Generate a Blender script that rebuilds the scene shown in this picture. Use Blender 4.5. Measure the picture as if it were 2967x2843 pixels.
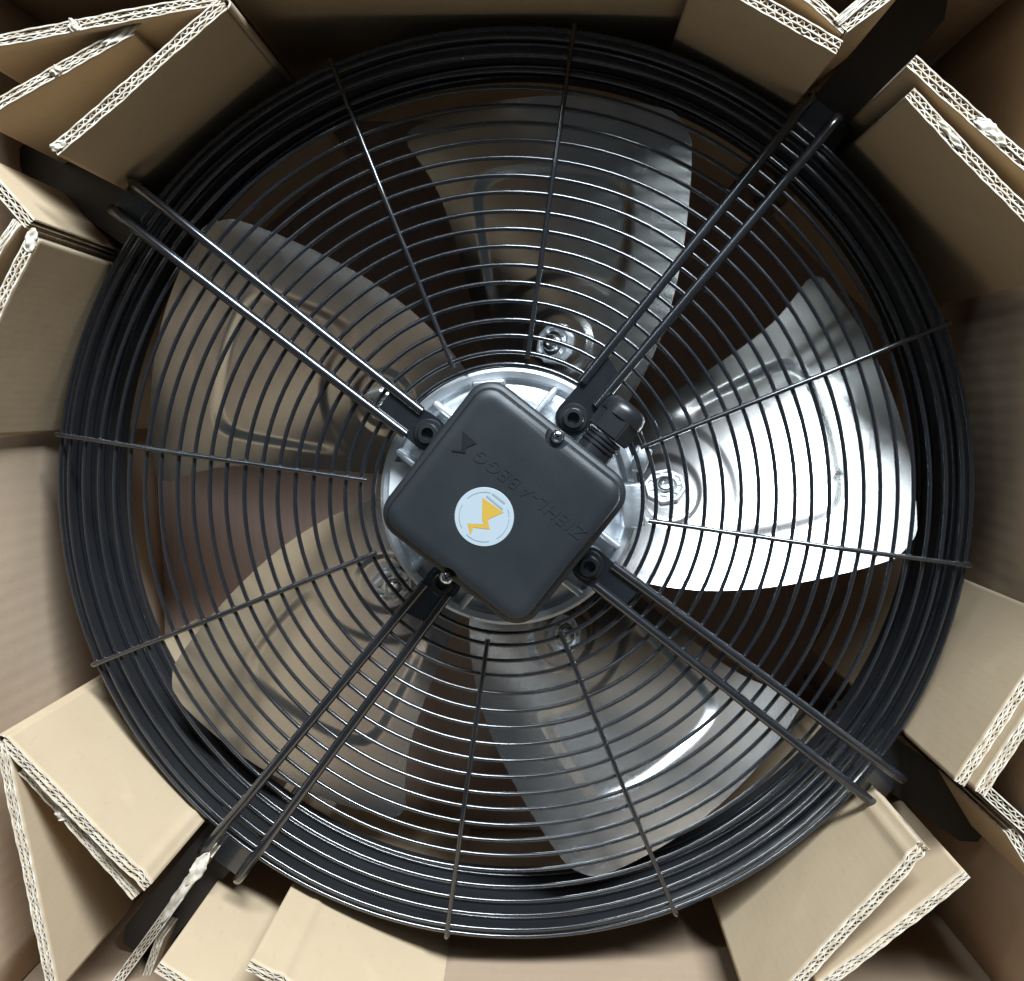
import bpy, bmesh, math, random
from mathutils import Vector, Matrix
random.seed(7)
for o in list(bpy.data.objects): bpy.data.objects.remove(o)
SC = bpy.context.scene
COL = SC.collection
PI = math.pi
def rad(d): return math.radians(d)

# ------------------------------------------------------------------ camera
# world = fan frame: origin on the fan axis in the plane of the guard rings, Z up out of the box
F_PX, W_PX, H_PX = 2912.0, 2967.0, 2843.0
AX, AY = rad(4.5570), rad(-2.2150)
T = Vector((-0.00348217, -0.00739418, -0.76320882))
RC = Matrix.Rotation(AX, 3, 'X') @ Matrix.Rotation(AY, 3, 'Y')     # world -> camera
CAM_POS = -(RC.transposed() @ T)
cd = bpy.data.cameras.new('camera'); cam = bpy.data.objects.new('camera', cd); COL.objects.link(cam)
cam.matrix_world = Matrix.Translation(CAM_POS) @ RC.transposed().to_4x4()
cd.sensor_fit = 'HORIZONTAL'; cd.sensor_width = 36.0; cd.lens = F_PX / W_PX * 36.0
cd.clip_start = 0.01; cd.clip_end = 50.0
SC.camera = cam

# ------------------------------------------------------------------ world and lamps
wd = bpy.data.worlds.new('World'); SC.world = wd; wd.use_nodes = True
bg = wd.node_tree.nodes['Background']
bg.inputs['Color'].default_value = (0.66, 0.84, 1.0, 1); bg.inputs['Strength'].default_value = 0.06
def window_light(name, az, el, dist, w, h, energy, color):
    ld = bpy.data.lights.new(name, 'AREA'); ld.shape = 'RECTANGLE'; ld.size = w; ld.size_y = h
    ld.energy = energy; ld.color = color
    lo = bpy.data.objects.new(name, ld); COL.objects.link(lo)
    d = Vector((math.cos(rad(az)) * math.cos(rad(el)), math.sin(rad(az)) * math.cos(rad(el)), math.sin(rad(el))))
    lo.location = d * dist; lo.rotation_euler = d.to_track_quat('Z', 'Y').to_euler()
window_light('door_light', 72.0, 37.5, 4.0, 2.4, 0.70, 480.0, (0.80, 0.91, 1.0))       # the big bright opening behind the top of the box
window_light('strip_light', 120.0, 41.0, 4.0, 2.2, 0.12, 22.0, (0.80, 0.94, 1.0))       # a row of ceiling tubes further left

SC.view_settings.view_transform = 'Standard'; SC.view_settings.look = 'None'
SC.view_settings.exposure = 0.0; SC.view_settings.gamma = 1.0; SC.view_settings.use_curve_mapping = False
SC.render.engine = 'CYCLES'
SC.cycles.max_bounces = 8; SC.cycles.diffuse_bounces = 4

# ------------------------------------------------------------------ helpers
KX = W_PX / 1960.0
def unproj(u, v, z):
    """full-size pixel -> point on the horizontal plane at height z"""
    d = RC.transposed() @ Vector(((u - W_PX / 2) / F_PX, -(v - H_PX / 2) / F_PX, -1.0))
    k = (z - CAM_POS.z) / d.z
    return CAM_POS + d * k
def P(x, y, z): return unproj(x * KX, y * KX, z)
def pol(r, deg, z=0.0): return Vector((r * math.cos(rad(deg)), r * math.sin(rad(deg)), z))

def tag(o, label=None, cat=None, group=None, kind=None):
    if label: o['label'] = label
    if cat: o['category'] = cat
    if group: o['group'] = group
    if kind: o['kind'] = kind
    return o
def link(name, me, mats, parent=None, smooth=False, loc=None):
    if not isinstance(mats, (list, tuple)): mats = [mats]
    if not me.materials:
        for m in mats: me.materials.append(m)
    if smooth:
        for p in me.polygons: p.use_smooth = True
    o = bpy.data.objects.new(name, me); COL.objects.link(o)
    if parent: o.parent = parent
    if loc is not None: o.location = loc
    return o
def empty(name, loc=(0, 0, 0)):
    o = bpy.data.objects.new(name, None); COL.objects.link(o); o.location = loc; o.empty_display_size = 0.02
    return o
def mesh_of(bm, name='m'):
    bmesh.ops.recalc_face_normals(bm, faces=bm.faces[:])
    me = bpy.data.meshes.new(name); bm.to_mesh(me); bm.free(); return me
def autosmooth(me, deg=35):
    for p in me.polygons: p.use_smooth = True
    bm = bmesh.new(); bm.from_mesh(me)
    for e in bm.edges:
        if len(e.link_faces) == 2 and e.calc_face_angle(0) > rad(deg): e.smooth = False
    bm.to_mesh(me); bm.free()
    return me

def tube(bm, pts, r, seg=8, closed=False, caps=True):
    """sweep a circle along a polyline"""
    n = len(pts); rings = []
    prev = None
    for i, p in enumerate(pts):
        a = pts[(i - 1) % n] if (closed or i > 0) else p
        b = pts[(i + 1) % n] if (closed or i < n - 1) else p
        t = (b - a).normalized()
        if prev is None:
            up = Vector((0, 0, 1)) if abs(t.z) < 0.9 else Vector((1, 0, 0))
            x = t.cross(up).normalized()
        else:
            x = (prev - t * prev.dot(t)).normalized()
        prev = x
        y = t.cross(x)
        rings.append([bm.verts.new(p + (x * math.cos(2 * PI * k / seg) + y * math.sin(2 * PI * k / seg)) * r) for k in range(seg)])
    m = n if closed else n - 1
    for i in range(m):
        A, B = rings[i], rings[(i + 1) % n]
        for k in range(seg):
            bm.faces.new((A[k], A[(k + 1) % seg], B[(k + 1) % seg], B[k]))
    if caps and not closed:
        bm.faces.new(rings[0]); bm.faces.new(rings[-1])

def rounded(pts, r, n=5):
    """polyline with rounded inner corners"""
    out = [pts[0]]
    for i in range(1, len(pts) - 1):
        p, a, b = pts[i], pts[i - 1], pts[i + 1]
        da, db = (a - p), (b - p)
        k = min(r, da.length * 0.45, db.length * 0.45)
        A, B = p + da.normalized() * k, p + db.normalized() * k
        for j in range(n + 1):
            t = j / n
            out.append(A * (1 - t) ** 2 + p * 2 * t * (1 - t) + B * t * t)
    out.append(pts[-1]); return out

def lathe(bm, prof, seg=32, mtx=None, close=True):
    """prof: list of (r, z); poles where r is 0"""
    rows = []
    for r, z in prof:
        if r < 1e-6:
            rows.append([bm.verts.new(Vector((0, 0, z)))])
        else:
            rows.append([bm.verts.new(Vector((r * math.cos(2 * PI * k / seg), r * math.sin(2 * PI * k / seg), z))) for k in range(seg)])
    for A, B in zip(rows[:-1], rows[1:]):
        for k in range(seg):
            a0, a1 = A[k % len(A)], A[(k + 1) % len(A)]
            b0, b1 = B[k % len(B)], B[(k + 1) % len(B)]
            f = [a0, a1, b1, b0]
            u = []
            for v in f:
                if v not in u: u.append(v)
            if len(u) >= 3: bm.faces.new(u)
    if mtx is not None:
        for row in rows:
            for v in row: v.co = mtx @ v.co

def box(bm, lo_, hi_, mtx=None, bevel=0.0):
    vs = bmesh.ops.create_cube(bm, size=1.0)['verts']
    lo_, hi_ = Vector(lo_), Vector(hi_)
    for v in vs:
        v.co = Vector([lo_[i] + (v.co[i] + 0.5) * (hi_[i] - lo_[i]) for i in range(3)])
    if bevel > 0:
        es = list({e for v in vs for e in v.link_edges})
        rb = bmesh.ops.bevel(bm, geom=es, offset=bevel, segments=2, affect='EDGES', profile=0.5)
        vs = list({v for f in rb['faces'] for v in f.verts} | {v for v in vs if v.is_valid})
    if mtx is not None:
        for v in vs: v.co = mtx @ v.co
def prism(bm, poly, z0, z1, mtx=None):
    a = [bm.verts.new(Vector((p[0], p[1], z0))) for p in poly]
    b = [bm.verts.new(Vector((p[0], p[1], z1))) for p in poly]
    n = len(poly)
    bm.faces.new(a[::-1]); bm.faces.new(b)
    for k in range(n): bm.faces.new((a[k], a[(k + 1) % n], b[(k + 1) % n], b[k]))
    if mtx is not None:
        for v in a + b: v.co = mtx @ v.co
def rrect(hx, hy, r, n=8):
    out = []
    for cx, cy, a0 in ((hx - r, hy - r, 0), (-hx + r, hy - r, 90), (-hx + r, -hy + r, 180), (hx - r, -hy + r, 270)):
        for k in range(n + 1):
            a = rad(a0 + 90.0 * k / n); out.append((cx + r * math.cos(a), cy + r * math.sin(a)))
    return out

# ------------------------------------------------------------------ materials
def new_mat(name, base, rough=0.5, metal=0.0, spec=0.5):
    m = bpy.data.materials.new(name); m.use_nodes = True
    b = m.node_tree.nodes['Principled BSDF']
    b.inputs['Base Color'].default_value = (*base, 1); b.inputs['Roughness'].default_value = rough
    b.inputs['Metallic'].default_value = metal; b.inputs['Specular IOR Level'].default_value = spec
    return m, m.node_tree, b
def node(nt, t, **kw):
    n = nt.nodes.new(t)
    for k, v in kw.items(): setattr(n, k, v)
    return n
def noise_bump(nt, b, scale, strength, dist=0.001, detail=4, prev=None):
    tc = node(nt, 'ShaderNodeTexCoord'); nz = node(nt, 'ShaderNodeTexNoise'); bp = node(nt, 'ShaderNodeBump')
    nz.inputs['Scale'].default_value = scale; nz.inputs['Detail'].default_value = detail
    bp.inputs['Strength'].default_value = strength; bp.inputs['Distance'].default_value = dist
    nt.links.new(tc.outputs['Object'], nz.inputs['Vector']); nt.links.new(nz.outputs['Fac'], bp.inputs['Height'])
    nt.links.new(bp.outputs['Normal'], b.inputs['Normal'])
    return tc, nz, bp
def color_noise(nt, b, c0, c1, scale, detail=5, lo_=0.35, hi_=0.65, vec_scale=None):
    tc = node(nt, 'ShaderNodeTexCoord'); nz = node(nt, 'ShaderNodeTexNoise'); cr = node(nt, 'ShaderNodeValToRGB')
    nz.inputs['Scale'].default_value = scale; nz.inputs['Detail'].default_value = detail
    cr.color_ramp.elements[0].position = lo_; cr.color_ramp.elements[1].position = hi_
    cr.color_ramp.elements[0].color = (*c0, 1); cr.color_ramp.elements[1].color = (*c1, 1)
    src = tc.outputs['Object']
    if vec_scale:
        mp = node(nt, 'ShaderNodeMapping'); mp.inputs['Scale'].default_value = vec_scale
        nt.links.new(src, mp.inputs['Vector']); src = mp.outputs['Vector']
    nt.links.new(src, nz.inputs['Vector']); nt.links.new(nz.outputs['Fac'], cr.inputs['Fac'])
    nt.links.new(cr.outputs['Color'], b.inputs['Base Color'])
    return cr
def rough_noise(nt, b, r0, r1, scale):
    tc = node(nt, 'ShaderNodeTexCoord'); nz = node(nt, 'ShaderNodeTexNoise'); mr = node(nt, 'ShaderNodeMapRange')
    nz.inputs['Scale'].default_value = scale; nz.inputs['Detail'].default_value = 6
    mr.inputs['From Min'].default_value = 0.3; mr.inputs['From Max'].default_value = 0.7
    mr.inputs['To Min'].default_value = r0; mr.inputs['To Max'].default_value = r1
    nt.links.new(tc.outputs['Object'], nz.inputs['Vector']); nt.links.new(nz.outputs['Fac'], mr.inputs['Value'])
    nt.links.new(mr.outputs['Result'], b.inputs['Roughness'])

M_WIRE, nt, b = new_mat('black_powder_coat_wire', (0.010, 0.011, 0.014), 0.24, 0, 0.8)
rough_noise(nt, b, 0.20, 0.30, 60); b.inputs['Coat Weight'].default_value = 1.0; b.inputs['Coat Roughness'].default_value = 0.09
M_RIM, nt, b = new_mat('satin_black_rim', (0.022, 0.022, 0.024), 0.55, 0, 0.4)
rough_noise(nt, b, 0.48, 0.64, 40)
M_BAR, nt, b = new_mat('black_satin_bar', (0.030, 0.027, 0.025), 0.38, 0, 0.5)
M_LID, nt, b = new_mat('black_plastic_lid', (0.016, 0.019, 0.022), 0.42, 0, 0.5)
noise_bump(nt, b, 1800, 0.25, 0.0004, 2); rough_noise(nt, b, 0.38, 0.52, 25)
M_RUBBER, nt, b = new_mat('black_plastic_gland', (0.014, 0.015, 0.017), 0.33, 0, 0.5)
M_ALU, nt, b = new_mat('cast_aluminium', (0.82, 0.85, 0.88), 0.42, 0.9)
noise_bump(nt, b, 260, 0.35, 0.0006, 5); rough_noise(nt, b, 0.36, 0.55, 30)
M_BLADE, nt, b = new_mat('galvanised_blade', (0.70, 0.69, 0.67), 0.21, 1.0)
color_noise(nt, b, (0.60, 0.585, 0.565), (0.67, 0.655, 0.635), 5, 2, 0.2, 0.8, (1, 1, 3)); b.inputs['Roughness'].default_value = 0.25
noise_bump(nt, b, 900, 0.06, 0.0003, 2)
M_ROTOR, nt, b = new_mat('painted_rotor', (0.045, 0.047, 0.052), 0.35, 0.6)
M_ZINC, nt, b = new_mat('zinc_screw', (0.74, 0.77, 0.78), 0.22, 1.0)
M_STEEL, nt, b = new_mat('dark_steel_bolt', (0.07, 0.075, 0.08), 0.30, 0.8)
M_STICK, nt, b = new_mat('white_sticker', (0.38, 0.43, 0.46), 0.30, 0, 0.5)
M_YEL, nt, b = new_mat('yellow_print', (0.50, 0.31, 0.05), 0.35)
M_GREY, nt, b = new_mat('grey_print', (0.26, 0.30, 0.33), 0.35)
M_TYPE, nt, b = new_mat('paper_type_label', (0.62, 0.64, 0.66), 0.45)

def kraft(name, c0, c1, flute_axis='X', ripple=0.010, pitch=0.0066):
    m, nt, b = new_mat(name, c0, 0.86, 0, 0.25)
    cr = color_noise(nt, b, c0, c1, 9, 8, 0.3, 0.72)
    tc = node(nt, 'ShaderNodeTexCoord')
    # short paper fibres and rubbed scuff marks
    fm = node(nt, 'ShaderNodeMapping'); fm.inputs['Scale'].default_value = (260, 260, 60)
    fn = node(nt, 'ShaderNodeTexNoise'); fn.inputs['Scale'].default_value = 1.0; fn.inputs['Detail'].default_value = 3
    fr = node(nt, 'ShaderNodeMapRange'); fr.inputs['From Min'].default_value = 0.62; fr.inputs['From Max'].default_value = 0.78; fr.inputs['To Max'].default_value = 0.16
    mx = node(nt, 'ShaderNodeMix', data_type='RGBA'); mx.inputs['B'].default_value = (c0[0] * 0.45, c0[1] * 0.42, c0[2] * 0.38, 1)
    sn = node(nt, 'ShaderNodeTexNoise'); sn.inputs['Scale'].default_value = 26; sn.inputs['Detail'].default_value = 6; sn.inputs['Roughness'].default_value = 0.65
    sr = node(nt, 'ShaderNodeMapRange'); sr.inputs['From Min'].default_value = 0.58; sr.inputs['From Max'].default_value = 0.76; sr.inputs['To Max'].default_value = 0.28
    m2 = node(nt, 'ShaderNodeMix', data_type='RGBA'); m2.inputs['B'].default_value = (c1[0] * 1.22, c1[1] * 1.25, c1[2] * 1.28, 1)
    LK = nt.links.new
    LK(tc.outputs['Object'], fm.inputs['Vector']); LK(fm.outputs['Vector'], fn.inputs['Vector']); LK(fn.outputs['Fac'], fr.inputs['Value']); LK(fr.outputs['Result'], mx.inputs['Factor'])
    LK(cr.outputs['Color'], mx.inputs['A']); LK(tc.outputs['Object'], sn.inputs['Vector']); LK(sn.outputs['Fac'], sr.inputs['Value']); LK(sr.outputs['Result'], m2.inputs['Factor'])
    LK(mx.outputs['Result'], m2.inputs['A']); LK(m2.outputs['Result'], b.inputs['Base Color'])
    wv = node(nt, 'ShaderNodeTexWave', wave_type='BANDS', bands_direction=flute_axis, wave_profile='SIN')
    wv.inputs['Scale'].default_value = 2 * PI / pitch / 20.0
    wv.inputs['Distortion'].default_value = 2.5; wv.inputs['Detail'].default_value = 1.0; wv.inputs['Detail Scale'].default_value = 0.3
    fib = node(nt, 'ShaderNodeTexNoise'); fib.inputs['Scale'].default_value = 420; fib.inputs['Detail'].default_value = 5
    lf = node(nt, 'ShaderNodeTexNoise'); lf.inputs['Scale'].default_value = 11; lf.inputs['Detail'].default_value = 3
    b1 = node(nt, 'ShaderNodeBump'); b1.inputs['Strength'].default_value = ripple; b1.inputs['Distance'].default_value = 0.002
    b2 = node(nt, 'ShaderNodeBump'); b2.inputs['Strength'].default_value = 0.16; b2.inputs['Distance'].default_value = 0.0006
    b3 = node(nt, 'ShaderNodeBump'); b3.inputs['Strength'].default_value = 0.22; b3.inputs['Distance'].default_value = 0.006
    L = nt.links.new
    for n_ in (wv, fib, lf): L(tc.outputs['Object'], n_.inputs['Vector'])
    L(wv.outputs['Fac'], b1.inputs['Height']); L(fib.outputs['Fac'], b2.inputs['Height']); L(lf.outputs['Fac'], b3.inputs['Height'])
    L(b1.outputs['Normal'], b2.inputs['Normal']); L(b2.outputs['Normal'], b3.inputs['Normal']); L(b3.outputs['Normal'], b.inputs['Normal'])
    return m
M_KRAFT = kraft('kraft_liner', (0.45, 0.334, 0.212), (0.51, 0.387, 0.252))
M_WALLX = kraft('kraft_wall_ripple_y', (0.50, 0.365, 0.25), (0.56, 0.415, 0.29), 'Y', 0.035, 0.013)  # same kraft on all walls; this copy is lightened to add light on the left
M_WALLY = kraft('kraft_wall_ripple_z', (0.31, 0.218, 0.145), (0.36, 0.257, 0.175), 'Z', 0.035, 0.013)  # same wall kraft, darkened in the colour to tone down the lit lower wall
M_FLOORK = kraft('kraft_floor', (0.34, 0.235, 0.19), (0.40, 0.28, 0.225), 'X', 0.12, 0.009)
M_CUT, nt, b = new_mat('cut_paper_edge', (0.74, 0.68, 0.58), 0.9, 0, 0.2)
color_noise(nt, b, (0.50, 0.42, 0.32), (0.74, 0.68, 0.58), 140, 4)
M_FLUTE, nt, b = new_mat('flute_paper', (0.42, 0.32, 0.22), 0.9, 0, 0.2)
M_TAPE, nt, b = new_mat('paper_tape', (0.50, 0.38, 0.26), 0.55, 0, 0.4)
M_CONC, nt, b = new_mat('concrete', (0.22, 0.22, 0.21), 0.8, 0, 0.3)
color_noise(nt, b, (0.18, 0.18, 0.17), (0.27, 0.27, 0.26), 3, 8)

# ------------------------------------------------------------------ ground and carton
FLOOR_Z = -0.30; WALL_TOP = 0.112; HB = 0.386; TB = 0.009
bm = bmesh.new()
s = [bm.verts.new((x, y, FLOOR_Z - 0.02)) for x, y in ((-4, -4), (4, -4), (4, 4), (-4, 4))]; bm.faces.new(s)
tag(link('floor', mesh_of(bm), M_CONC), kind='structure')

carton = empty('cardboard_box', (0, 0, FLOOR_Z - 0.012))
tag(carton, 'large open brown cardboard box holding the whole fan and its packing', 'box')
def cz(o):
    o.parent = carton; o.location = Vector(o.location) - Vector(carton.location); return o
def wall_board(name, mtx, L, H, mats, cut=True, seed=0, res=24):
    """board in local x (length) / z (height), inner face at y=0, thickness towards +y, slightly warped"""
    rnd = random.Random(seed); ph = [rnd.uniform(0, 6.28) for _ in range(4)]
    bm = bmesh.new()
    def warp(u, v):
        return 0.0020 * math.sin(9 * u + ph[0]) * math.sin(7 * v + ph[1]) + 0.0010 * math.sin(23 * u + ph[2]) * math.sin(13 * v + ph[3])
    nz = 14
    def grid(y):
        return [[bm.verts.new(mtx @ Vector((-L / 2 + L * i / res, y + warp(L * i / res, H * j / nz), H * j / nz))) for i in range(res + 1)] for j in range(nz + 1)]
    A, B = grid(0.0), grid(TB)
    for G, fl in ((A, 0), (B, 1)):
        for j in range(nz):
            for i in range(res):
                f = (G[j][i], G[j][i + 1], G[j + 1][i + 1], G[j + 1][i])
                bm.faces.new(f if not fl else f[::-1])
    edge = []
    for i in range(res):
        edge.append(bm.faces.new((A[-1][i], A[-1][i + 1], B[-1][i + 1], B[-1][i])))
        bm.faces.new((A[0][i], B[0][i], B[0][i + 1], A[0][i + 1]))
    for j in range(nz):
        bm.faces.new((A[j][0], A[j + 1][0], B[j + 1][0], B[j][0])); bm.faces.new((A[j][-1], B[j][-1], B[j + 1][-1], A[j + 1][-1]))
    me = bpy.data.meshes.new(name); bm.normal_update(); bm.to_mesh(me); bm.free()
    for p in me.polygons: p.use_smooth = abs(p.normal.z) < 0.7
    return link(name, me, mats)
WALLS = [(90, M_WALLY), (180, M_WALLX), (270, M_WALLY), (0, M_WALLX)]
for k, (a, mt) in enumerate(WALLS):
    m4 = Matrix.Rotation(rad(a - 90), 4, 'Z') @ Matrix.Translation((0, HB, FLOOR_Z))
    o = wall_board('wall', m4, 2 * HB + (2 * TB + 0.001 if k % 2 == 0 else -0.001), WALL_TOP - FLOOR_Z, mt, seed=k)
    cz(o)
    # unseen flaps hang outwards; the lower one is raised to reflect in the blades
    bm = bmesh.new()
    c, s_ = math.cos(rad(35)), math.sin(rad(35))
    m5 = Matrix.Rotation(rad(a - 90), 4, 'Z') @ Matrix.Translation((0, HB + TB + 0.002, WALL_TOP + 0.001)) @ Matrix.Rotation(rad({90: -62, 180: -50, 270: 54, 0: -50}[a]), 4, 'X')
    box(bm, (-HB + 0.004, 0, -0.004), (HB - 0.004, 0.30, 0.004), m5)
    cz(link('flap', mesh_of(bm), M_KRAFT))
bm = bmesh.new(); box(bm, (-HB - TB, -HB - TB, FLOOR_Z - 0.011), (HB + TB, HB + TB, FLOOR_Z - 0.001))
cz(link('bottom', mesh_of(bm), M_FLOORK))
# strip of paper tape on the left wall, near the lower left corner
bm = bmesh.new()
for (y0, y1, z0, z1) in ((-0.365, -0.345, -0.20, -0.03), (-0.345, -0.315, -0.08, -0.035)):
    box(bm, (-HB + 0.0030, y0, z0), (-HB + 0.0036, y1, z1))
cz(link('tape', mesh_of(bm), M_TAPE))

# ------------------------------------------------------------------ corrugated sheets standing round the fan
def smooth01(t): t = max(0.0, min(1.0, t)); return t * t * (3 - 2 * t)
def sheet(label, A, B, z=0.09, H=None, back=None, T_=0.0085, pitch=(0.0066, 0.0054), bow=0.0, seed=0, rough=0.0006, torn=(), lean=0.0, flakes=(), double=True, dz=0.0, group=None, fold=None, crease=()):
    """A, B: photo pixels (1960 wide) of the two ends of the top edge of the visible face; back: pixel on the hidden side"""
    rnd = random.Random(seed + 100)
    a, bb = P(A[0], A[1], z), P(B[0], B[1], z + dz)
    u = (bb - a); L = u.length; u.normalize()
    n = Vector((-u.y, u.x, 0)).normalized()
    if back is not None: ref = P(back[0], back[1], z) - a
    else: ref = (a + bb) * 0.5
    if n.dot(Vector((ref.x, ref.y, 0))) < 0: n = -n
    w = u.cross(n); 
    if w.z < 0: w = -w
    if H is None: H = z - FLOOR_Z - 0.002
    M3 = Matrix((u, n, w)).transposed().to_4x4(); M3.translation = a
    root = empty('cardboard_sheet', (0, 0, 0)); root.matrix_world = M3 @ Matrix.Translation((L / 2, 0, -H))
    tag(root, label, 'cardboard', group)
    off = Vector((-L / 2, 0, H))
    hp = [rnd.uniform(0, 6.28) for _ in range(16)]
    def bowf(x, d):   # x in 0..L , d depth 0..H
        return bow * math.sin(PI * x / L) + 0.0007 * math.sin(31 * x + hp[0]) * math.sin(17 * d + hp[1]) - lean * d - sum(0.0016 * math.exp(-((x - cx_ * L) / 0.0035) ** 2) for cx_ in crease)
    def topz(x, k):
        t = rough * (0.6 * math.sin(90 * x + hp[2 + k]) + 0.5 * math.sin(211 * x + 2 * hp[3 + k]) + 0.5 * math.sin(487 * x + hp[1] + k))
        for (x0, x1, dd) in torn:
            if x0 * L <= x <= x1 * L:
                q = (x / L - x0) / (x1 - x0); t -= dd * math.sin(PI * q) * (0.8 + 0.3 * math.sin(300 * x + k))
        return t
    lt = 0.0010
    layers = [0.0, T_ * 0.42, T_ - lt] if double else [0.0, T_ - lt]
    NU = max(24, int(L / 0.0028)); depths = [0.0, 0.004, 0.03, 0.1, H * 0.6, H]
    for k, y0 in enumerate(layers):
        verts, faces, mi = [], [], []
        nd = len(depths)
        for side in (0, 1):
            for d in depths:
                for i in range(NU + 1):
                    x = L * i / NU
                    zz = topz(x, k) * max(0, 1 - d / 0.004) - d
                    verts.append((x + off.x, y0 + side * lt + bowf(x, d), zz + off.z))
        W = NU + 1
        def vid(side, j, i): return (side * nd + j) * W + i
        for j in range(nd - 1):
            for i in range(NU):
                faces.append((vid(0, j, i), vid(0, j + 1, i), vid(0, j + 1, i + 1), vid(0, j, i + 1))); mi.append(0)
                faces.append((vid(1, j, i), vid(1, j, i + 1), vid(1, j + 1, i + 1), vid(1, j + 1, i))); mi.append(0)
        for i in range(NU):
            faces.append((vid(0, 0, i), vid(0, 0, i + 1), vid(1, 0, i + 1), vid(1, 0, i))); mi.append(1)
        for j in range(nd - 1):
            faces.append((vid(0, j, 0), vid(1, j, 0), vid(1, j + 1, 0), vid(0, j + 1, 0))); mi.append(1)
            faces.append((vid(0, j, NU), vid(0, j + 1, NU), vid(1, j + 1, NU), vid(1, j, NU))); mi.append(1)
        me = bpy.data.meshes.new('liner'); me.from_pydata(verts, [], faces); me.update()
        for m in (M_KRAFT, M_CUT): me.materials.append(m)
        for p, q in zip(me.polygons, mi): p.material_index = q; p.use_smooth = (q == 0)
        link('liner', me, [M_KRAFT, M_CUT], root)
    # fluted paper between the liners
    for k in range(len(layers) - 1):
        y0, y1 = layers[k] + lt, layers[k + 1]; amp = (y1 - y0) / 2; mid = (y0 + y1) / 2
        pt = pitch[k]; ns = int(L / pt * 12); pth = 0.00075
        verts, faces, mi = [], [], []
        px = []; ph = 0.0; x = 0.0; step = L / ns
        ja = 1.0
        for i in range(ns + 1):
            if i % 12 == 0: ja = rnd.uniform(0.80, 1.0) * (0.62 + 0.38 * smooth01(1.3 + 1.6 * math.sin(23 * L * i / ns + hp[6]) + math.sin(61 * L * i / ns + hp[7]))); jp = rnd.uniform(-0.35, 0.35)
            s_ = math.sin(2 * PI * (L * i / ns) / pt + 0.5 * math.sin(40 * L * i / ns + hp[5]) + jp * 0.4)
            s_ = math.copysign(abs(s_) ** 0.55, s_) * (amp - pth / 2) * ja
            px.append((L * i / ns, mid + s_))
        for (x, y) in px:
            tz = topz(x, 5 + k) * 0.9 - 0.0004
            for d, hh in ((0, tz), (1, -0.05)):
                for sd in (-1, 1):
                    verts.append((x + off.x, y + sd * pth / 2 + bowf(x, -hh), hh + off.z))
        for i in range(ns):
            a0, b0 = 4 * i, 4 * (i + 1)
            faces += [(a0, b0, b0 + 2, a0 + 2), (a0 + 1, a0 + 3, b0 + 3, b0 + 1), (a0, a0 + 1, b0 + 1, b0)]
            mi += [0, 0, 1]
        me = bpy.data.meshes.new('flute'); me.from_pydata(verts, [], faces); me.update()
        for m in (M_FLUTE, M_CUT): me.materials.append(m)
        for p, q in zip(me.polygons, mi): p.material_index = q
        link('flute', me, [M_FLUTE, M_CUT], root)
    for (fx, ln, wd_, tilt) in flakes:      # torn paper curling over the edge
        bm = bmesh.new(); nn, mm = 16, 8; V0 = []; f = [rnd.uniform(0, 6.28) for _ in range(6)]
        for i in range(nn + 1):
            t = i / nn; row = []
            env = max(0.05, math.sin(PI * min(1, max(0, t))) ** 0.35) * (0.9 + 0.10 * math.sin(7 * t + f[0]) + 0.07 * math.sin(23 * t + f[1]))
            for j in range(mm + 1):
                q = j / mm; jag = 1 + rnd.uniform(-0.09, 0.09) * (abs(q - 0.5) > 0.4)
                y = T_ * 0.5 + (q - 0.5) * wd_ * env * jag + 0.0005 * math.sin(5 * t + f[2])
                row.append(bm.verts.new(Vector((fx * L + (t - 0.5) * ln + 0.0008 * math.sin(9 * q + f[3]) + off.x, y,
                           0.0005 + 0.0012 * tilt * math.sin(PI * q) * math.sin(PI * t) + 0.0007 * math.sin(11 * t + 4 * q + f[4]) + 0.0005 * math.sin(8 * q - 13 * t + f[5]) + off.z))))
            V0.append(row)
        for i in range(nn):
            for j in range(mm): bm.faces.new((V0[i][j], V0[i + 1][j], V0[i + 1][j + 1], V0[i][j + 1]))
        o = link('torn_paper', mesh_of(bm), M_CUT, root, smooth=True)
        sm = o.modifiers.new('t', 'SOLIDIFY'); sm.thickness = 0.0004
    if fold:        # the outer liner wraps round this end
        bm = bmesh.new(); x0 = L if fold == 'B' else 0.0; sg = 1 if fold == 'B' else -1; rows = []
        for k in range(13):
            an = -PI / 2 + PI * k / 12
            rows.append([bm.verts.new(Vector((x0 + sg * rr * math.cos(an) * 1.1 + off.x, T_ / 2 + rr * math.sin(an), zz + off.z))) for rr, zz in ((T_ / 2 + 0.0002, -H), (T_ / 2 + 0.0002, 0.0006 * math.sin(k)), (T_ / 2 - 0.0010, 0.0006 * math.sin(k)), (T_ / 2 - 0.0010, -0.04))])
        for A_, B_ in zip(rows[:-1], rows[1:]):
            for k in range(3):
                f_ = bm.faces.new((A_[k], B_[k], B_[k + 1], A_[k + 1])); f_.material_index = 1 if k == 1 else 0
        me = mesh_of(bm); me.materials.append(M_KRAFT); me.materials.append(M_CUT)
        link('fold', me, [M_KRAFT, M_CUT], root)
    return root

Z1 = 0.09
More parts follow.
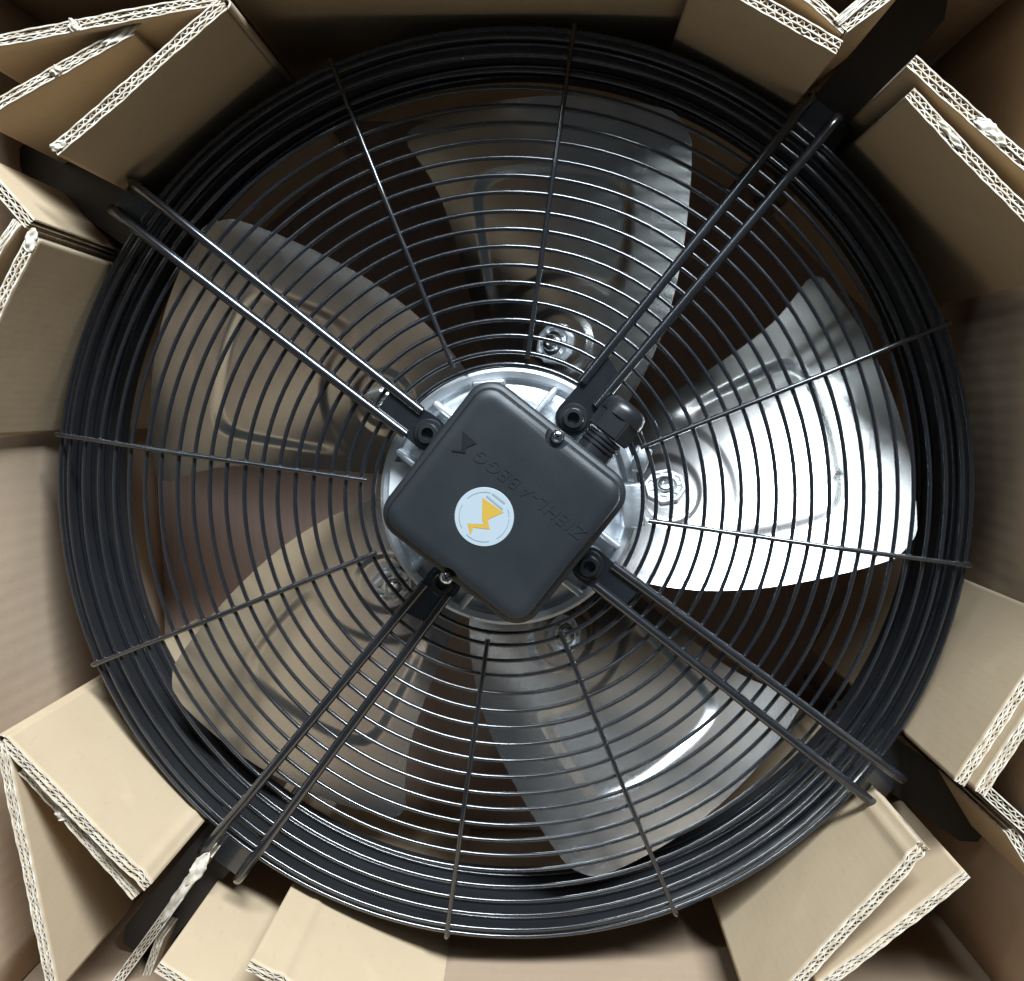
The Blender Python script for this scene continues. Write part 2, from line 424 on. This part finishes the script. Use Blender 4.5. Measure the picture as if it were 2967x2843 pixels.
# upper left corner
sheet('brown corrugated sheet facing the fan at upper left, folded at its top right end', (110, 297), (436, 18), Z1, seed=1, fold='B', flakes=((0.03, 0.010, 0.007, 0.6),))
sheet('corrugated sheet running along the top edge of the photo, behind the upper left folded sheet', (-60, 98), (430, 8), Z1, seed=2, back=(200, -60), T_=0.0075, flakes=((0.42, 0.008, 0.010, 1.0),))
sheet('short corrugated sheet standing between the two folded sheets at upper left', (-40, 232), (256, 66), 0.083, seed=3, T_=0.0075, flakes=((0.52, 0.008, 0.007, 1.0), (0.95, 0.030, 0.006, 0.3)))
# top
sheet('plain shaded brown sheet along the top middle edge, directly above the fan rim', (372, -98), (1436, -98), Z1, seed=30, T_=0.0085)
# left side
sheet('sunlit cream cardboard sheet edge beside the upper left gap', (66, 420), (-50, 290), Z1, seed=4, back=(0, 420), T_=0.0085)
sheet('shaded brown corrugated sheet facing the fan at the left edge', (74, 458), (-90, 838), Z1, seed=5, bow=0.003, flakes=((0.02, 0.016, 0.010, 1.0),))
sheet('thin corrugated sheet behind the shaded left sheet, only its end showing', (40, 430), (-70, 590), 0.092, seed=6, T_=0.006)
# lower left corner
sheet('bright tan corrugated sheet facing the fan at lower left, pointed top corner', (12, 1410), (292, 1690), Z1, seed=7, T_=0.0085, fold='A', crease=(0.93,))
sheet('corrugated sheet pressed against the back of the bright lower left sheet', (48, 1468), (268, 1710), 0.083, seed=8, T_=0.007, flakes=((0.34, 0.010, 0.009, 1.0),))
sheet('long corrugated sheet edge running down the lower left side of the photo', (12, 1424), (112, 1900), Z1, seed=9, back=(-60, 1700), T_=0.0078)
sheet('torn corrugated sheet standing in the lower left gap behind the guard arm', (390, 1632), (205, 1892), 0.008, H=0.042, seed=10, back=(500, 1800), T_=0.0075, torn=((0.0, 0.10, 0.010),), flakes=((0.10, 0.032, 0.011, 0.5), (0.27, 0.062, 0.008, 0.3)))
sheet('narrow corrugated sheet leaning beside the torn sheet at the bottom left', (302, 1790), (258, 1905), -0.005, H=0.029, seed=11, back=(340, 1850), T_=0.006)
sheet('tan corrugated sheet facing the fan right of the lower left gap', (306, 1842), (500, 1965), Z1, seed=12)
sheet('tan folded corrugated sheet at the bottom, overlapping the one in the lower left gap', (480, 1838), (826, 2030), Z1, seed=13, crease=(0.17,))
# lower right corner
sheet('large tan corrugated sheet facing the fan at lower right', (1762, 1612), (1440, 1958), Z1, seed=14, T_=0.0085, crease=(0.07,), torn=((0.0, 0.03, 0.004),))
sheet('second tan corrugated sheet standing behind the large lower right sheet', (1846, 1666), (1560, 1886), 0.088, seed=15, T_=0.0075)
sheet('beige corrugated sheet facing the fan at the right edge below the middle', (1826, 1494), (2036, 1186), 0.08, seed=16, T_=0.008)
sheet('corrugated sheet close behind the beige sheet at the right edge', (1864, 1512), (2030, 1270), 0.092, seed=17, T_=0.008)
sheet('dark corrugated sheet edge along the lower right gap', (1872, 1514), (2010, 1640), 0.088, seed=18, back=(1950, 1500), T_=0.0085)
sheet('short corrugated sheet end below the lower right gap edge', (1925, 1594), (2000, 1720), 0.085, seed=19, back=(2000, 1600), T_=0.0075)
# upper right corner
sheet('grey brown corrugated sheet facing the fan at upper right', (1732, 186), (2050, 520), Z1, seed=20, T_=0.0085, flakes=((0.24, 0.026, 0.005, 0.6),))
sheet('corrugated sheet with a white torn patch behind the upper right sheet', (1736, 126), (2010, 372), 0.092, seed=21, T_=0.009, flakes=((0.53, 0.022, 0.009, 0.6), (0.59, 0.018, 0.008, 0.4)))
sheet('shaded corrugated sheet facing the fan at the top right of centre', (1600, 104), (1330, -46), Z1, seed=22, T_=0.0095)
sheet('short corrugated sheet behind the shaded sheet at top right of centre', (1612, 66), (1440, -50), 0.090, seed=23, T_=0.007, bow=0.004)
sheet('corrugated sheet edge slanting up out of the photo at top right', (1622, 62), (1730, -20), 0.090, seed=24, back=(1600, 20), T_=0.007)
sheet('thin corrugated sheet end touching the slanting one at top right', (1606, 48), (1690, -20), 0.092, seed=25, back=(1580, 20), T_=0.0055)

# ------------------------------------------------------------------ the fan
fan = empty('axial_fan', (0, 0, FLOOR_Z)); FINV = Matrix.Translation((0, 0, -FLOOR_Z))
tag(fan, 'black wire guarded axial fan with five silver blades and square motor terminal box', 'fan')
def part(name, me, mats, parent=None, smooth=False):
    o = link(name, me, mats, None, smooth)
    if parent is None: o.parent = fan; o.matrix_parent_inverse = FINV
    else: o.parent = parent
    return o
H_CAM = 0.763
R_APP = [0.1025, 0.1122, 0.1243, 0.1361, 0.1496, 0.1630, 0.1763, 0.1895, 0.2026, 0.2158, 0.2290, 0.2418, 0.2544, 0.2670,
         0.2793, 0.2918, 0.3040, 0.3160, 0.3280, 0.3400]
def ring_rz(ra):
    z = -0.13 * max(0.0, ra - 0.25)
    return ra * (H_CAM - z) / H_CAM, z
RINGS = [ring_rz(r) for r in R_APP]
R_WALL = 0.3525
WALL_RINGS = [(R_WALL, -0.014), (R_WALL - 0.0024, -0.040), (R_WALL - 0.0024, -0.065), (R_WALL - 0.0024, -0.090), (R_WALL - 0.0024, -0.115)]
def wire_ring(r, z, wr=0.0017, seed=0):
    rnd = random.Random(seed + 900); p1, p2, p3 = [rnd.uniform(0, 6.28) for _ in range(3)]
    bm = bmesh.new(); n = 144 if r > 0.2 else 96
    pts = []
    for k in range(n):
        a = 2 * PI * k / n
        rr = r + 0.00035 * math.sin(2 * a + p1) + 0.0002 * math.sin(4 * a + p2)
        pts.append(Vector((rr * math.cos(a), rr * math.sin(a), z + 0.00035 * math.sin(3 * a + p3))))
    tube(bm, pts, wr, 8, closed=True)
    return mesh_of(bm)
for i, (r, z) in enumerate(RINGS):
    part('guard_ring', wire_ring(r, z, seed=i), M_WIRE, smooth=True)
for i, (r, z) in enumerate(WALL_RINGS):
    part('guard_ring', wire_ring(r, z, 0.0018, seed=50 + i), M_WIRE, smooth=True)
# solid sheet metal rim that the wires are welded to
bm = bmesh.new(); n = 160
prof = [(R_WALL - 0.0008, -0.018), (R_WALL + 0.0008, -0.018), (R_WALL + 0.0008, -0.133), (R_WALL + 0.0060, -0.135), (R_WALL + 0.0060, -0.137), (R_WALL - 0.0008, -0.137), (R_WALL - 0.0008, -0.018)]
lathe(bm, prof, n); bmesh.ops.remove_doubles(bm, verts=bm.verts[:], dist=1e-6)
part('rim_band', autosmooth(mesh_of(bm)), M_RIM)
# radial spokes: along the rings, then down the outside of the guard
for a in (82, 112, 172, 202, 262, 292, 352, 382):
    pts = [pol(0.1075, a, 0.0036)]
    for ra in (0.15, 0.2, 0.25, 0.3, 0.335):
        r, z = ring_rz(ra); pts.append(pol(r, a, z + 0.0036))
    pts += [pol(R_WALL + 0.0042, a, -0.0085), pol(R_WALL + 0.0042, a, -0.130)]
    pts = pts[:1] + rounded(pts[1:], 0.008)
    bm = bmesh.new(); tube(bm, pts, 0.0019, 10)
    spk = part('guard_spoke', autosmooth(mesh_of(bm), 50), M_WIRE)
    bm = bmesh.new()
    for (r, z) in RINGS[1:] + [(R_WALL + 0.0022, WALL_RINGS[0][1])]:
        m_ = Matrix.Translation(pol(r, a + random.uniform(-0.12, 0.12), z + (0.0018 if r < R_WALL else 0))) @ Matrix.Diagonal((random.uniform(0.8, 1.25), random.uniform(0.8, 1.25), 0.9, 1))
        bmesh.ops.create_icosphere(bm, subdivisions=1, radius=0.0025, matrix=m_)
    tag(part('weld_beads', mesh_of(bm), M_WIRE, spk, smooth=True), kind='stuff')

# four support arms: pairs of thick rods
ARMS = {
    142: (((1222, 1193), (643, 736)), ((1176, 1259), (570, 798))),
    52: (((1687, 1108), (2165, 514)), ((1727, 1179), (2254, 549))),
    232: (((1232, 1690), (785, 2229)), ((1300, 1722), (885, 2284))),
    322: (((1775, 1637), (2377, 2083)), ((1722, 1695), (2304, 2151))),
}
Z_ROD = 0.0062; Z_LUG = 0.012
LUGS = {142: P(815, 831, Z_LUG + 0.012), 52: P(1098, 801, Z_LUG + 0.012)}
rl = 0.5 * (Vector(LUGS[142].xy).length + Vector(LUGS[52].xy).length)
LUGS[232] = pol(rl, 232, 0); LUGS[322] = pol(rl, 322, 0)
def hull2(pts):
    pts = sorted(set(pts)); 
    def half(ps):
        h = []
        for p in ps:
            while len(h) >= 2 and (h[-1][0] - h[-2][0]) * (p[1] - h[-2][1]) - (h[-1][1] - h[-2][1]) * (p[0] - h[-2][0]) <= 0: h.pop()
            h.append(p)
        return h
    a, b_ = half(pts), half(pts[::-1]); return a[:-1] + b_[:-1]
for a, rods in ARMS.items():
    arm = None; ends = []; outs = []
    for (i0, i1) in rods:
        q0, q1 = unproj(*i0, Z_ROD), unproj(*i1, Z_ROD)
        d = (q1 - q0).normalized()
        # extend outwards to r = 0.372
        t = 0.0
        while (q0 + d * t).xy.length < 0.372: t += 0.0005
        qo = q0 + d * t; rim = qo.copy()
        qd = Vector((qo.x, qo.y, FLOOR_Z + 0.002))
        pts = rounded([q0, qo, qd], 0.016, 6)
        bm = bmesh.new(); tube(bm, pts, 0.0038, 12)
        me = autosmooth(mesh_of(bm), 50)
        if arm is None:
            arm = part('support_arm', me, M_WIRE)
            # first rod carries the plates as children
        else:
            part('rod', me, M_WIRE, arm)
        ends.append(q0 + d * 0.002); ends.append(q0 + d * 0.028); outs.append(qo)
    lg = LUGS[a]
    poly = [(lg.x + 0.0135 * math.cos(2 * PI * k / 20), lg.y + 0.0135 * math.sin(2 * PI * k / 20)) for k in range(20)]
    poly += [(e.x, e.y) for e in ends]
    bm = bmesh.new(); prism(bm, hull2(poly), 0.0010, 0.0060)
    part('lug_plate', mesh_of(bm), M_WIRE, arm)
    bm = bmesh.new(); Ml = Matrix.Translation((lg.x, lg.y, 0.006))
    lathe(bm, [(0.0, 0.0), (0.0108, 0.0), (0.0112, 0.0012), (0.0104, 0.0022), (0.0, 0.0022)], 28, Ml)
    part('washer', autosmooth(mesh_of(bm)), M_STEEL, arm)
    bm = bmesh.new()
    lathe(bm, [(0.0078, 0.002), (0.0080, 0.008), (0.0070, 0.0100), (0.0046, 0.0102), (0.0043, 0.0095), (0.0043, 0.0045), (0.0, 0.0045)], 24, Ml)
    part('socket_bolt', autosmooth(mesh_of(bm)), M_STEEL, arm)
    # outer cross plate where the rods leave the guard
    mid = (outs[0] + outs[1]) / 2; ax = (outs[1] - outs[0]); hw = ax.length / 2; ax.normalize()
    rd = Vector((-ax.y, ax.x, 0)); rd = rd if rd.dot(mid) > 0 else -rd
    Mx = Matrix((rd, ax if rd.cross(ax).z > 0 else -ax, Vector((0, 0, 1)))).transposed().to_4x4(); Mx.translation = Vector((mid.x, mid.y, -0.016))
    bm = bmesh.new(); box(bm, (-0.022, -hw + 0.001, -0.002), (0.004, hw - 0.001, 0.002), Mx, 0.0006)
    part('cross_plate', mesh_of(bm), M_WIRE, arm)
    ba = {142: 144.0, 52: 50.0, 232: 230.6, 322: 325.0}[a]
    re_ = 0.392 / max(abs(math.cos(rad(ba))), abs(math.sin(rad(ba)))); wb = 0.019
    pl = [(0.350, -wb)] + [(re_ - 0.024, -wb), (re_ - 0.012, -wb * 0.6), (re_ - 0.012, wb * 0.6), (re_ - 0.024, wb)] + [(0.350, wb)]
    bm = bmesh.new(); prism(bm, pl, -0.0400, -0.0350, Matrix.Rotation(rad(ba), 4, 'Z'))
    part('mounting_bar', mesh_of(bm), M_BAR, arm)

# ------------------------------------------------------------------ motor
bm = bmesh.new()
lathe(bm, [(0.0, -0.020), (0.060, -0.020), (0.0900, -0.028), (0.0915, -0.0285), (0.0918, -0.0245), (0.0935, -0.0225), (0.0985, -0.0225), (0.1010, -0.0240), (0.1015, -0.030), (0.0985, -0.036), (0.098, -0.050), (0.0, -0.050)], 96)
motor = part('motor_end_shield', autosmooth(mesh_of(bm), 30), M_ALU)
for a in (52, 142, 232, 322):
    for sd in (-1, 1):
        Ma = Matrix.Rotation(rad(a), 4, 'Z')
        bm = bmesh.new(); box(bm, (0.050, sd * 0.0235 - 0.0024, -0.028), (0.0905, sd * 0.0235 + 0.0024, -0.006), Ma, 0.0014)
        part('cast_rib', autosmooth(mesh_of(bm), 50), M_ALU, motor)
    bm = bmesh.new(); Ml = Matrix.Translation((LUGS[a].x, LUGS[a].y, 0))
    lathe(bm, [(0.0, 0.0008), (0.0115, 0.0008), (0.0125, -0.004), (0.0130, -0.026)], 28, Ml)
    part('mounting_boss', autosmooth(mesh_of(bm)), M_ALU, motor)
for px, hx, hy, ang in (((1212, 968), 0.009, 0.017, 3), ((1228, 880), 0.006, 0.010, -20), ((935, 742), 0.013, 0.006, 5)):
    q = P(px[0], px[1], -0.012); Ma = Matrix.Translation((q.x, q.y, 0)) @ Matrix.Rotation(rad(ang), 4, 'Z')
    bm = bmesh.new(); box(bm, (-hx, -hy, -0.027), (hx, hy, -0.012), Ma, 0.002)
    part('cast_boss', autosmooth(mesh_of(bm), 50), M_ALU, motor)
q = P(768, 918, -0.0205); Ma = Matrix.Translation((q.x, q.y, 0)) @ Matrix.Rotation(rad(-4), 4, 'Z')
bm = bmesh.new(); box(bm, (-0.009, -0.0135, -0.024), (0.009, 0.0135, -0.0190), Ma, 0.0004)
part('type_label', mesh_of(bm), M_TYPE, motor)
bm = bmesh.new()
lathe(bm, [(0.0, -0.052), (0.0955, -0.052), (0.0985, -0.056), (0.0985, -0.140), (0.094, -0.150), (0.0, -0.152)], 80)
part('rotor', autosmooth(mesh_of(bm), 30), M_ROTOR)

# ------------------------------------------------------------------ terminal box
LC = P(963, 967, 0.062); ML = Matrix.Translation((LC.x, LC.y, 0)) @ Matrix.Rotation(rad(52), 4, 'Z')
HX, HY, RCN = 0.0662, 0.0675, 0.0190
def loft(bm, loops, mtx):
    rows = [[bm.verts.new(mtx @ Vector((x, y, z))) for x, y in rrect(HX - ins, HY - ins, max(0.002, RCN - ins), 10)] for ins, z in loops]
    n_ = len(rows[0])
    for A, B in zip(rows[:-1], rows[1:]):
        for k in range(n_): bm.faces.new((A[k], A[(k + 1) % n_], B[(k + 1) % n_], B[k]))
    bm.faces.new(rows[0][::-1]); bm.faces.new(rows[-1])
bm = bmesh.new(); loft(bm, [(0.0045, -0.0185), (0.0045, 0.0415)], ML)
tbox = part('terminal_box', autosmooth(mesh_of(bm)), M_LID)
LID_TOP = 0.0665
bm = bmesh.new()
loft(bm, [(0.0008, 0.0420), (0.0, 0.0428), (0.0, 0.0505), (0.0006, 0.0520), (0.0018, 0.0530), (0.0040, 0.0540), (0.0046, 0.0550), (0.0046, 0.0575), (0.0050, 0.0615), (0.0062, 0.0642), (0.0085, 0.0657), (0.0120, 0.0664), (0.0150, LID_TOP)], ML)
lid_me = mesh_of(bm)
lid = link('lid', lid_me, M_LID)
SCREWS = [P(1067, 836, 0.060), P(854, 1107, 0.060)]
for q in SCREWS:
    bm = bmesh.new(); lathe(bm, [(0.0, 0.0545), (0.0082, 0.0545), (0.0090, 0.08), (0.0, 0.08)], 32, Matrix.Translation((q.x, q.y, 0)))
    cut = link('cut', mesh_of(bm), M_LID)
    md = lid.modifiers.new('b', 'BOOLEAN'); md.operation = 'DIFFERENCE'; md.object = cut; md.solver = 'EXACT'
    bpy.context.view_layer.update()
    me2 = bpy.data.meshes.new_from_object(lid.evaluated_get(bpy.context.evaluated_depsgraph_get()))
    lid.modifiers.clear(); lid.data = me2; bpy.data.objects.remove(cut)
autosmooth(lid.data, 32)
lid.parent = tbox
for q in SCREWS:
    Mq = Matrix.Translation((q.x, q.y, 0))
    bm = bmesh.new()
    lathe(bm, [(0.0, 0.0592), (0.0016, 0.0596), (0.0030, 0.0592), (0.0044, 0.0580), (0.0051, 0.0562), (0.0051, 0.0546)], 24, Mq)
    part('screw', autosmooth(mesh_of(bm)), M_ZINC, tbox)
    bm = bmesh.new()
    for an in (25, 115):
        box(bm, (-0.0032, -0.0006, 0.0588), (0.0032, 0.0006, 0.0599), Mq @ Matrix.Rotation(rad(an), 4, 'Z'))
    part('screw_slot', mesh_of(bm), M_STEEL, tbox)
# moulded lettering and emblem on the lid
def ZL(x, y, z): return unproj(1050 + x / 2.306, 1050 + y / 2.306, z)
cu = bpy.data.curves.new('t', 'FONT'); cu.body = 'ZIEHL-ABEGG'; cu.size = 0.012; cu.shear = 0.18; cu.extrude = 0.00016; cu.bevel_depth = 0.0
cu.align_x = 'CENTER'; cu.align_y = 'CENTER'; cu.space_character = 1.15
to = bpy.data.objects.new('t', cu); COL.objects.link(to); bpy.context.view_layer.update()
tme = bpy.data.meshes.new_from_object(to.evaluated_get(bpy.context.evaluated_depsgraph_get()))
bpy.data.objects.remove(to)
xs = [v.co.x for v in tme.vertices]; ys = [v.co.y for v in tme.vertices]
p0, p1 = ZL(1480, 1165, LID_TOP), ZL(760, 610, LID_TOP)
tl = (p1 - p0).length; kx = tl / (max(xs) - min(xs)); ky = 0.0088 / (max(ys) - min(ys))
ta = math.atan2(p1.y - p0.y, p1.x - p0.x); tm = (p0 + p1) / 2; cxm = (max(xs) + min(xs)) / 2; cym = (max(ys) + min(ys)) / 2
for v in tme.vertices:
    x, y, z = (v.co.x - cxm) * kx, (v.co.y - cym) * ky, v.co.z
    v.co = Vector((tm.x + x * math.cos(ta) - y * math.sin(ta), tm.y + x * math.sin(ta) + y * math.cos(ta), LID_TOP + 0.0002 + z))
part('moulded_lettering', tme, M_LID, tbox)
EMB = [(672, 458), (765, 540), (692, 572), (690, 606), (596, 594), (602, 582), (676, 590), (665, 575)]
bm = bmesh.new(); prism(bm, [tuple(ZL(x, y, LID_TOP).xy) for x, y in EMB][::-1], LID_TOP - 0.0004, LID_TOP + 0.0006)
part('moulded_emblem', mesh_of(bm), M_RUBBER, tbox)
# round sticker
SCN = ZL(814, 1033, LID_TOP); SR = 0.0207
bm = bmesh.new(); lathe(bm, [(0.0, 0.0005), (SR - 0.0003, 0.0005), (SR, 0.0002), (SR, -0.0004)], 64, Matrix.Translation((SCN.x, SCN.y, LID_TOP)))
part('sticker', mesh_of(bm), M_STICK, tbox)
LOGO = [(803, 905), (945, 1003), (838, 1050), (850, 1116), (742, 1104), (722, 1152), (703, 1077), (816, 1080), (800, 1055)]
zs = LID_TOP + 0.0007
bm = bmesh.new()
bm.faces.new([bm.verts.new(ZL(x, y, zs)) for x, y in LOGO][::-1])
part('sticker_emblem', mesh_of(bm), M_YEL, tbox)
bm = bmesh.new()
for (x0, y0, x1, y1, w_) in ((830, 893, 938, 984, 5.5), (868, 878, 952, 944, 6.5)):
    d = Vector((x1 - x0, y1 - y0)).normalized(); nn = Vector((-d.y, d.x)) * w_
    bm.faces.new([bm.verts.new(ZL(x, y, zs)) for x, y in ((x0 + nn.x, y0 + nn.y), (x1 + nn.x, y1 + nn.y), (x1 - nn.x, y1 - nn.y), (x0 - nn.x, y0 - nn.y))])
part('sticker_print', mesh_of(bm), M_GREY, tbox)
bm = bmesh.new(); n = 96
def ringpt(k, r): return Vector((SCN.x + r * math.cos(2 * PI * k / n), SCN.y + r * math.sin(2 * PI * k / n), zs))
for k in range(n):
    dg = (360.0 * k / n) % 360
    if 15 < dg < 75 or (k // 5) % 4 == 3: continue
    bm.faces.new([bm.verts.new(v) for v in (ringpt(k, 0.0176), ringpt(k + 1, 0.0176), ringpt(k + 1, 0.0171), ringpt(k, 0.0171))])
part('sticker_border', mesh_of(bm), M_GREY, tbox)
# cable gland on the upper right side
g = P(1180, 812, 0.028); gl = ML.inverted() @ Vector((g.x, g.y, 0.022))
MG = ML @ Matrix.Translation((gl.x, gl.y, 0.020)) @ Matrix.Rotation(rad(90), 4, 'Y')
bm = bmesh.new()
lathe(bm, [(0.0135, -0.0115), (0.0135, -(gl.x - HX + 0.006))][::-1], 32, MG)
for k in range(3):
    z0 = -0.0135 - 0.0035 * k
    lathe(bm, [(0.0135, z0 - 0.0012), (0.0146, z0 - 0.0006), (0.0146, z0 + 0.0006), (0.0135, z0 + 0.0012)], 32, MG)
gland = part('cable_gland', autosmooth(mesh_of(bm), 40), M_RUBBER)
bm = bmesh.new()
hexp = [(0.0178 * math.cos(rad(60 * k + 20)), 0.0178 * math.sin(rad(60 * k + 20))) for k in range(6)]
prism(bm, hexp, -0.0105, 0.0065, MG)
bmesh.ops.bevel(bm, geom=bm.edges[:], offset=0.0011, segments=2, affect='EDGES')
part('gland_nut', autosmooth(mesh_of(bm), 30), M_RUBBER, gland)
bm = bmesh.new()
lathe(bm, [(0.0168, 0.005), (0.0168, 0.0105), (0.0155, 0.0145), (0.0125, 0.0170), (0.0085, 0.0178), (0.0080, 0.0165), (0.0080, 0.006), (0.0, 0.006)], 36, MG)
part('gland_cap', autosmooth(mesh_of(bm), 35), M_RUBBER, gland)

# ------------------------------------------------------------------ blades
def interp(tab, r):
    """smooth (Hermite) table lookup"""
    n_ = len(tab); r = max(tab[0][0], min(tab[-1][0], r))
    def slope(i):
        i0, i1 = max(0, i - 1), min(n_ - 1, i + 1)
        return (tab[i1][1] - tab[i0][1]) / (tab[i1][0] - tab[i0][0])
    for i in range(n_ - 1):
        (r0, a0), (r1, a1) = tab[i], tab[i + 1]
        if r <= r1:
            h = r1 - r0; t = (r - r0) / h
            return (2 * t ** 3 - 3 * t * t + 1) * a0 + (t ** 3 - 2 * t * t + t) * h * slope(i) + (-2 * t ** 3 + 3 * t * t) * a1 + (t ** 3 - t * t) * h * slope(i + 1)
    return tab[-1][1]
TH = [(0.100, -36), (0.150, -28.4), (0.200, -21.4), (0.250, -15.2), (0.300, -10.0), (0.326, -7.4)]
TLO = [(0.100, 31), (0.160, 31), (0.220, 31.4), (0.270, 32.6), (0.326, 36.2)]
R0, R1 = 0.1005, 0.3255
def smooth(t): t = max(0.0, min(1.0, t)); return t * t * (3 - 2 * t)
def blade_pt(s, v):
    rm = R1
    if v < 0.07: rm -= 0.016 * (1 - v / 0.07) ** 2
    if v > 0.95: rm -= 0.012 * ((v - 0.95) / 0.05) ** 2
    r = R0 + (rm - R0) * s
    a0, a1 = interp(TH, r), interp(TLO, r)
    a = a0 + (a1 - a0) * v
    z = -0.042 - 0.098 * (0.7 * v + 0.3 * (a + 6.5) / 41.0) + 0.003 * math.sin(PI * v)
    # pressed stiffening panel
    x, y = r * math.cos(rad(a)), r * math.sin(rad(a))
    db = math.hypot(x - 0.130, y - 0.130 * math.sin(rad(1))) - 0.052
    ds = (db, 0.272 - r, (a - (a0 + 9.5 + (0.27 - r) * 30)) * rad(1) * r, (26.0 - a) * rad(1) * r)
    d = -math.log(sum(math.exp(-110.0 * max(-0.05, q)) for q in ds)) / 110.0      # rounded corners
    z -= 0.0028 * smooth((d + 0.002) / 0.010)
    # dished seat round the bolt
    z += 0.003 * smooth((0.030 - (db + 0.052)) / 0.008)
    return Vector((x, y, z))
NS, NV = 150, 130
verts = [blade_pt(i / NS, j / NV) for j in range(NV + 1) for i in range(NS + 1)]
W = NS + 1; nv = len(verts)
verts += [v - Vector((0, 0, 0.0018)) for v in verts]
faces = []
for j in range(NV):
    for i in range(NS):
        a = j * W + i
        faces.append((a, a + 1, a + W + 1, a + W)); faces.append((nv + a, nv + a + W, nv + a + W + 1, nv + a + 1))
for i in range(NS):
    faces.append((i, nv + i, nv + i + 1, i + 1)); a = NV * W + i; faces.append((a, a + 1, nv + a + 1, nv + a))
for j in range(NV):
    a = j * W; faces.append((a, a + W, nv + a + W, nv + a)); a = j * W + NS; faces.append((a, nv + a, nv + a + W, a + W))
bme = bpy.data.meshes.new('blade'); bme.from_pydata(verts, [], faces); bme.update(); autosmooth(bme, 40)
# clamp plate, ring and bolt at the blade root
vb = (1 + 33) / 64.0; c0 = blade_pt((0.128 - R0) / (R1 - R0), vb)
e1 = (blade_pt(0.16, vb) - blade_pt(0.08, vb)).normalized(); e2 = (blade_pt(0.12, vb + 0.06) - blade_pt(0.12, vb - 0.06)); e2 = (e2 - e1 * e2.dot(e1)).normalized()
e3 = e1.cross(e2); e3 = e3 if e3.z > 0 else -e3; e2 = e3.cross(e1)
MB = Matrix((e1, e2, e3)).transposed().to_4x4(); MB.translation = c0 + e3 * 0.0015
bm = bmesh.new()
lathe(bm, [(0.0165, -0.004), (0.0178, 0.0010), (0.0170, 0.0026), (0.0150, 0.0026), (0.0138, 0.0006), (0.0120, 0.0002), (0.0, 0.0002)], 8, MB @ Matrix.Rotation(rad(22.5), 4, 'Z'))
clamp_me = mesh_of(bm)
bm = bmesh.new()
for k in range(8):
    Mk = MB @ Matrix.Rotation(rad(45 * k), 4, 'Z'); box(bm, (0.0080, -0.0012, 0.0), (0.0150, 0.0012, 0.0022), Mk)
ribs_me = mesh_of(bm)
bm = bmesh.new()
lathe(bm, [(0.0100, 0.0002), (0.0100, 0.0022), (0.0072, 0.0024), (0.0072, 0.0050), (0.0060, 0.0068), (0.0030, 0.0072), (0.0026, 0.0050), (0.0, 0.0050)], 28, MB)
bolt_me = autosmooth(mesh_of(bm))
for k in range(5):
    bl = part('blade', bme, M_BLADE); bl.rotation_euler.z = rad(72 * k)
    part('clamp_plate', clamp_me, M_ALU, bl); part('clamp_ribs', ribs_me, M_ALU, bl); part('bolt', bolt_me, M_ZINC, bl)

# ------------------------------------------------------------------ torn scraps lying deep in the gaps
def scrap(px, label, size, seed):
    rnd = random.Random(seed); q = P(px[0], px[1], FLOOR_Z + 0.01)
    bm = bmesh.new(); n1, n2 = 14, 9; f = [rnd.uniform(0, 6.28) for _ in range(6)]; rows = []
    for i in range(n1 + 1):
        t = i / n1; env = (math.sin(PI * (0.06 + 0.88 * t)) ** 0.5) * (0.8 + 0.3 * math.sin(8 * t + f[0])); rows.append([])
        for j in range(n2 + 1):
            v = j / n2
            rows[-1].append(bm.verts.new(Vector(((t - 0.5) * size * 1.7 + 0.003 * math.sin(9 * v + f[1]), (v - 0.5) * size * env,
                0.006 + 0.004 * math.sin(6 * t + f[2]) + 0.004 * math.sin(7 * v + 3 * t + f[3]) + 0.002 * math.sin(17 * t - 9 * v + f[4])))))
    for i in range(n1):
        for j in range(n2): bm.faces.new((rows[i][j], rows[i + 1][j], rows[i + 1][j + 1], rows[i][j + 1]))
    zmin = min(v.co.z for v in bm.verts)
    for v in bm.verts: v.co.z -= zmin
    o = link('paper_scrap', mesh_of(bm), M_CUT, None, smooth=True)
    sm = o.modifiers.new('t', 'SOLIDIFY'); sm.thickness = 0.0009; sm.offset = 1
    o.location = (q.x, q.y, FLOOR_Z + 0.0004); o.rotation_euler.z = rnd.uniform(0, 6.28)
    return tag(o, label, 'paper scrap')
scrap((455, 1462), 'white torn paper scrap deep inside the guard near the lower left arm', 0.030, 3)
scrap((1602, 1372), 'white torn paper scrap deep inside the guard near the lower right arm', 0.036, 5)
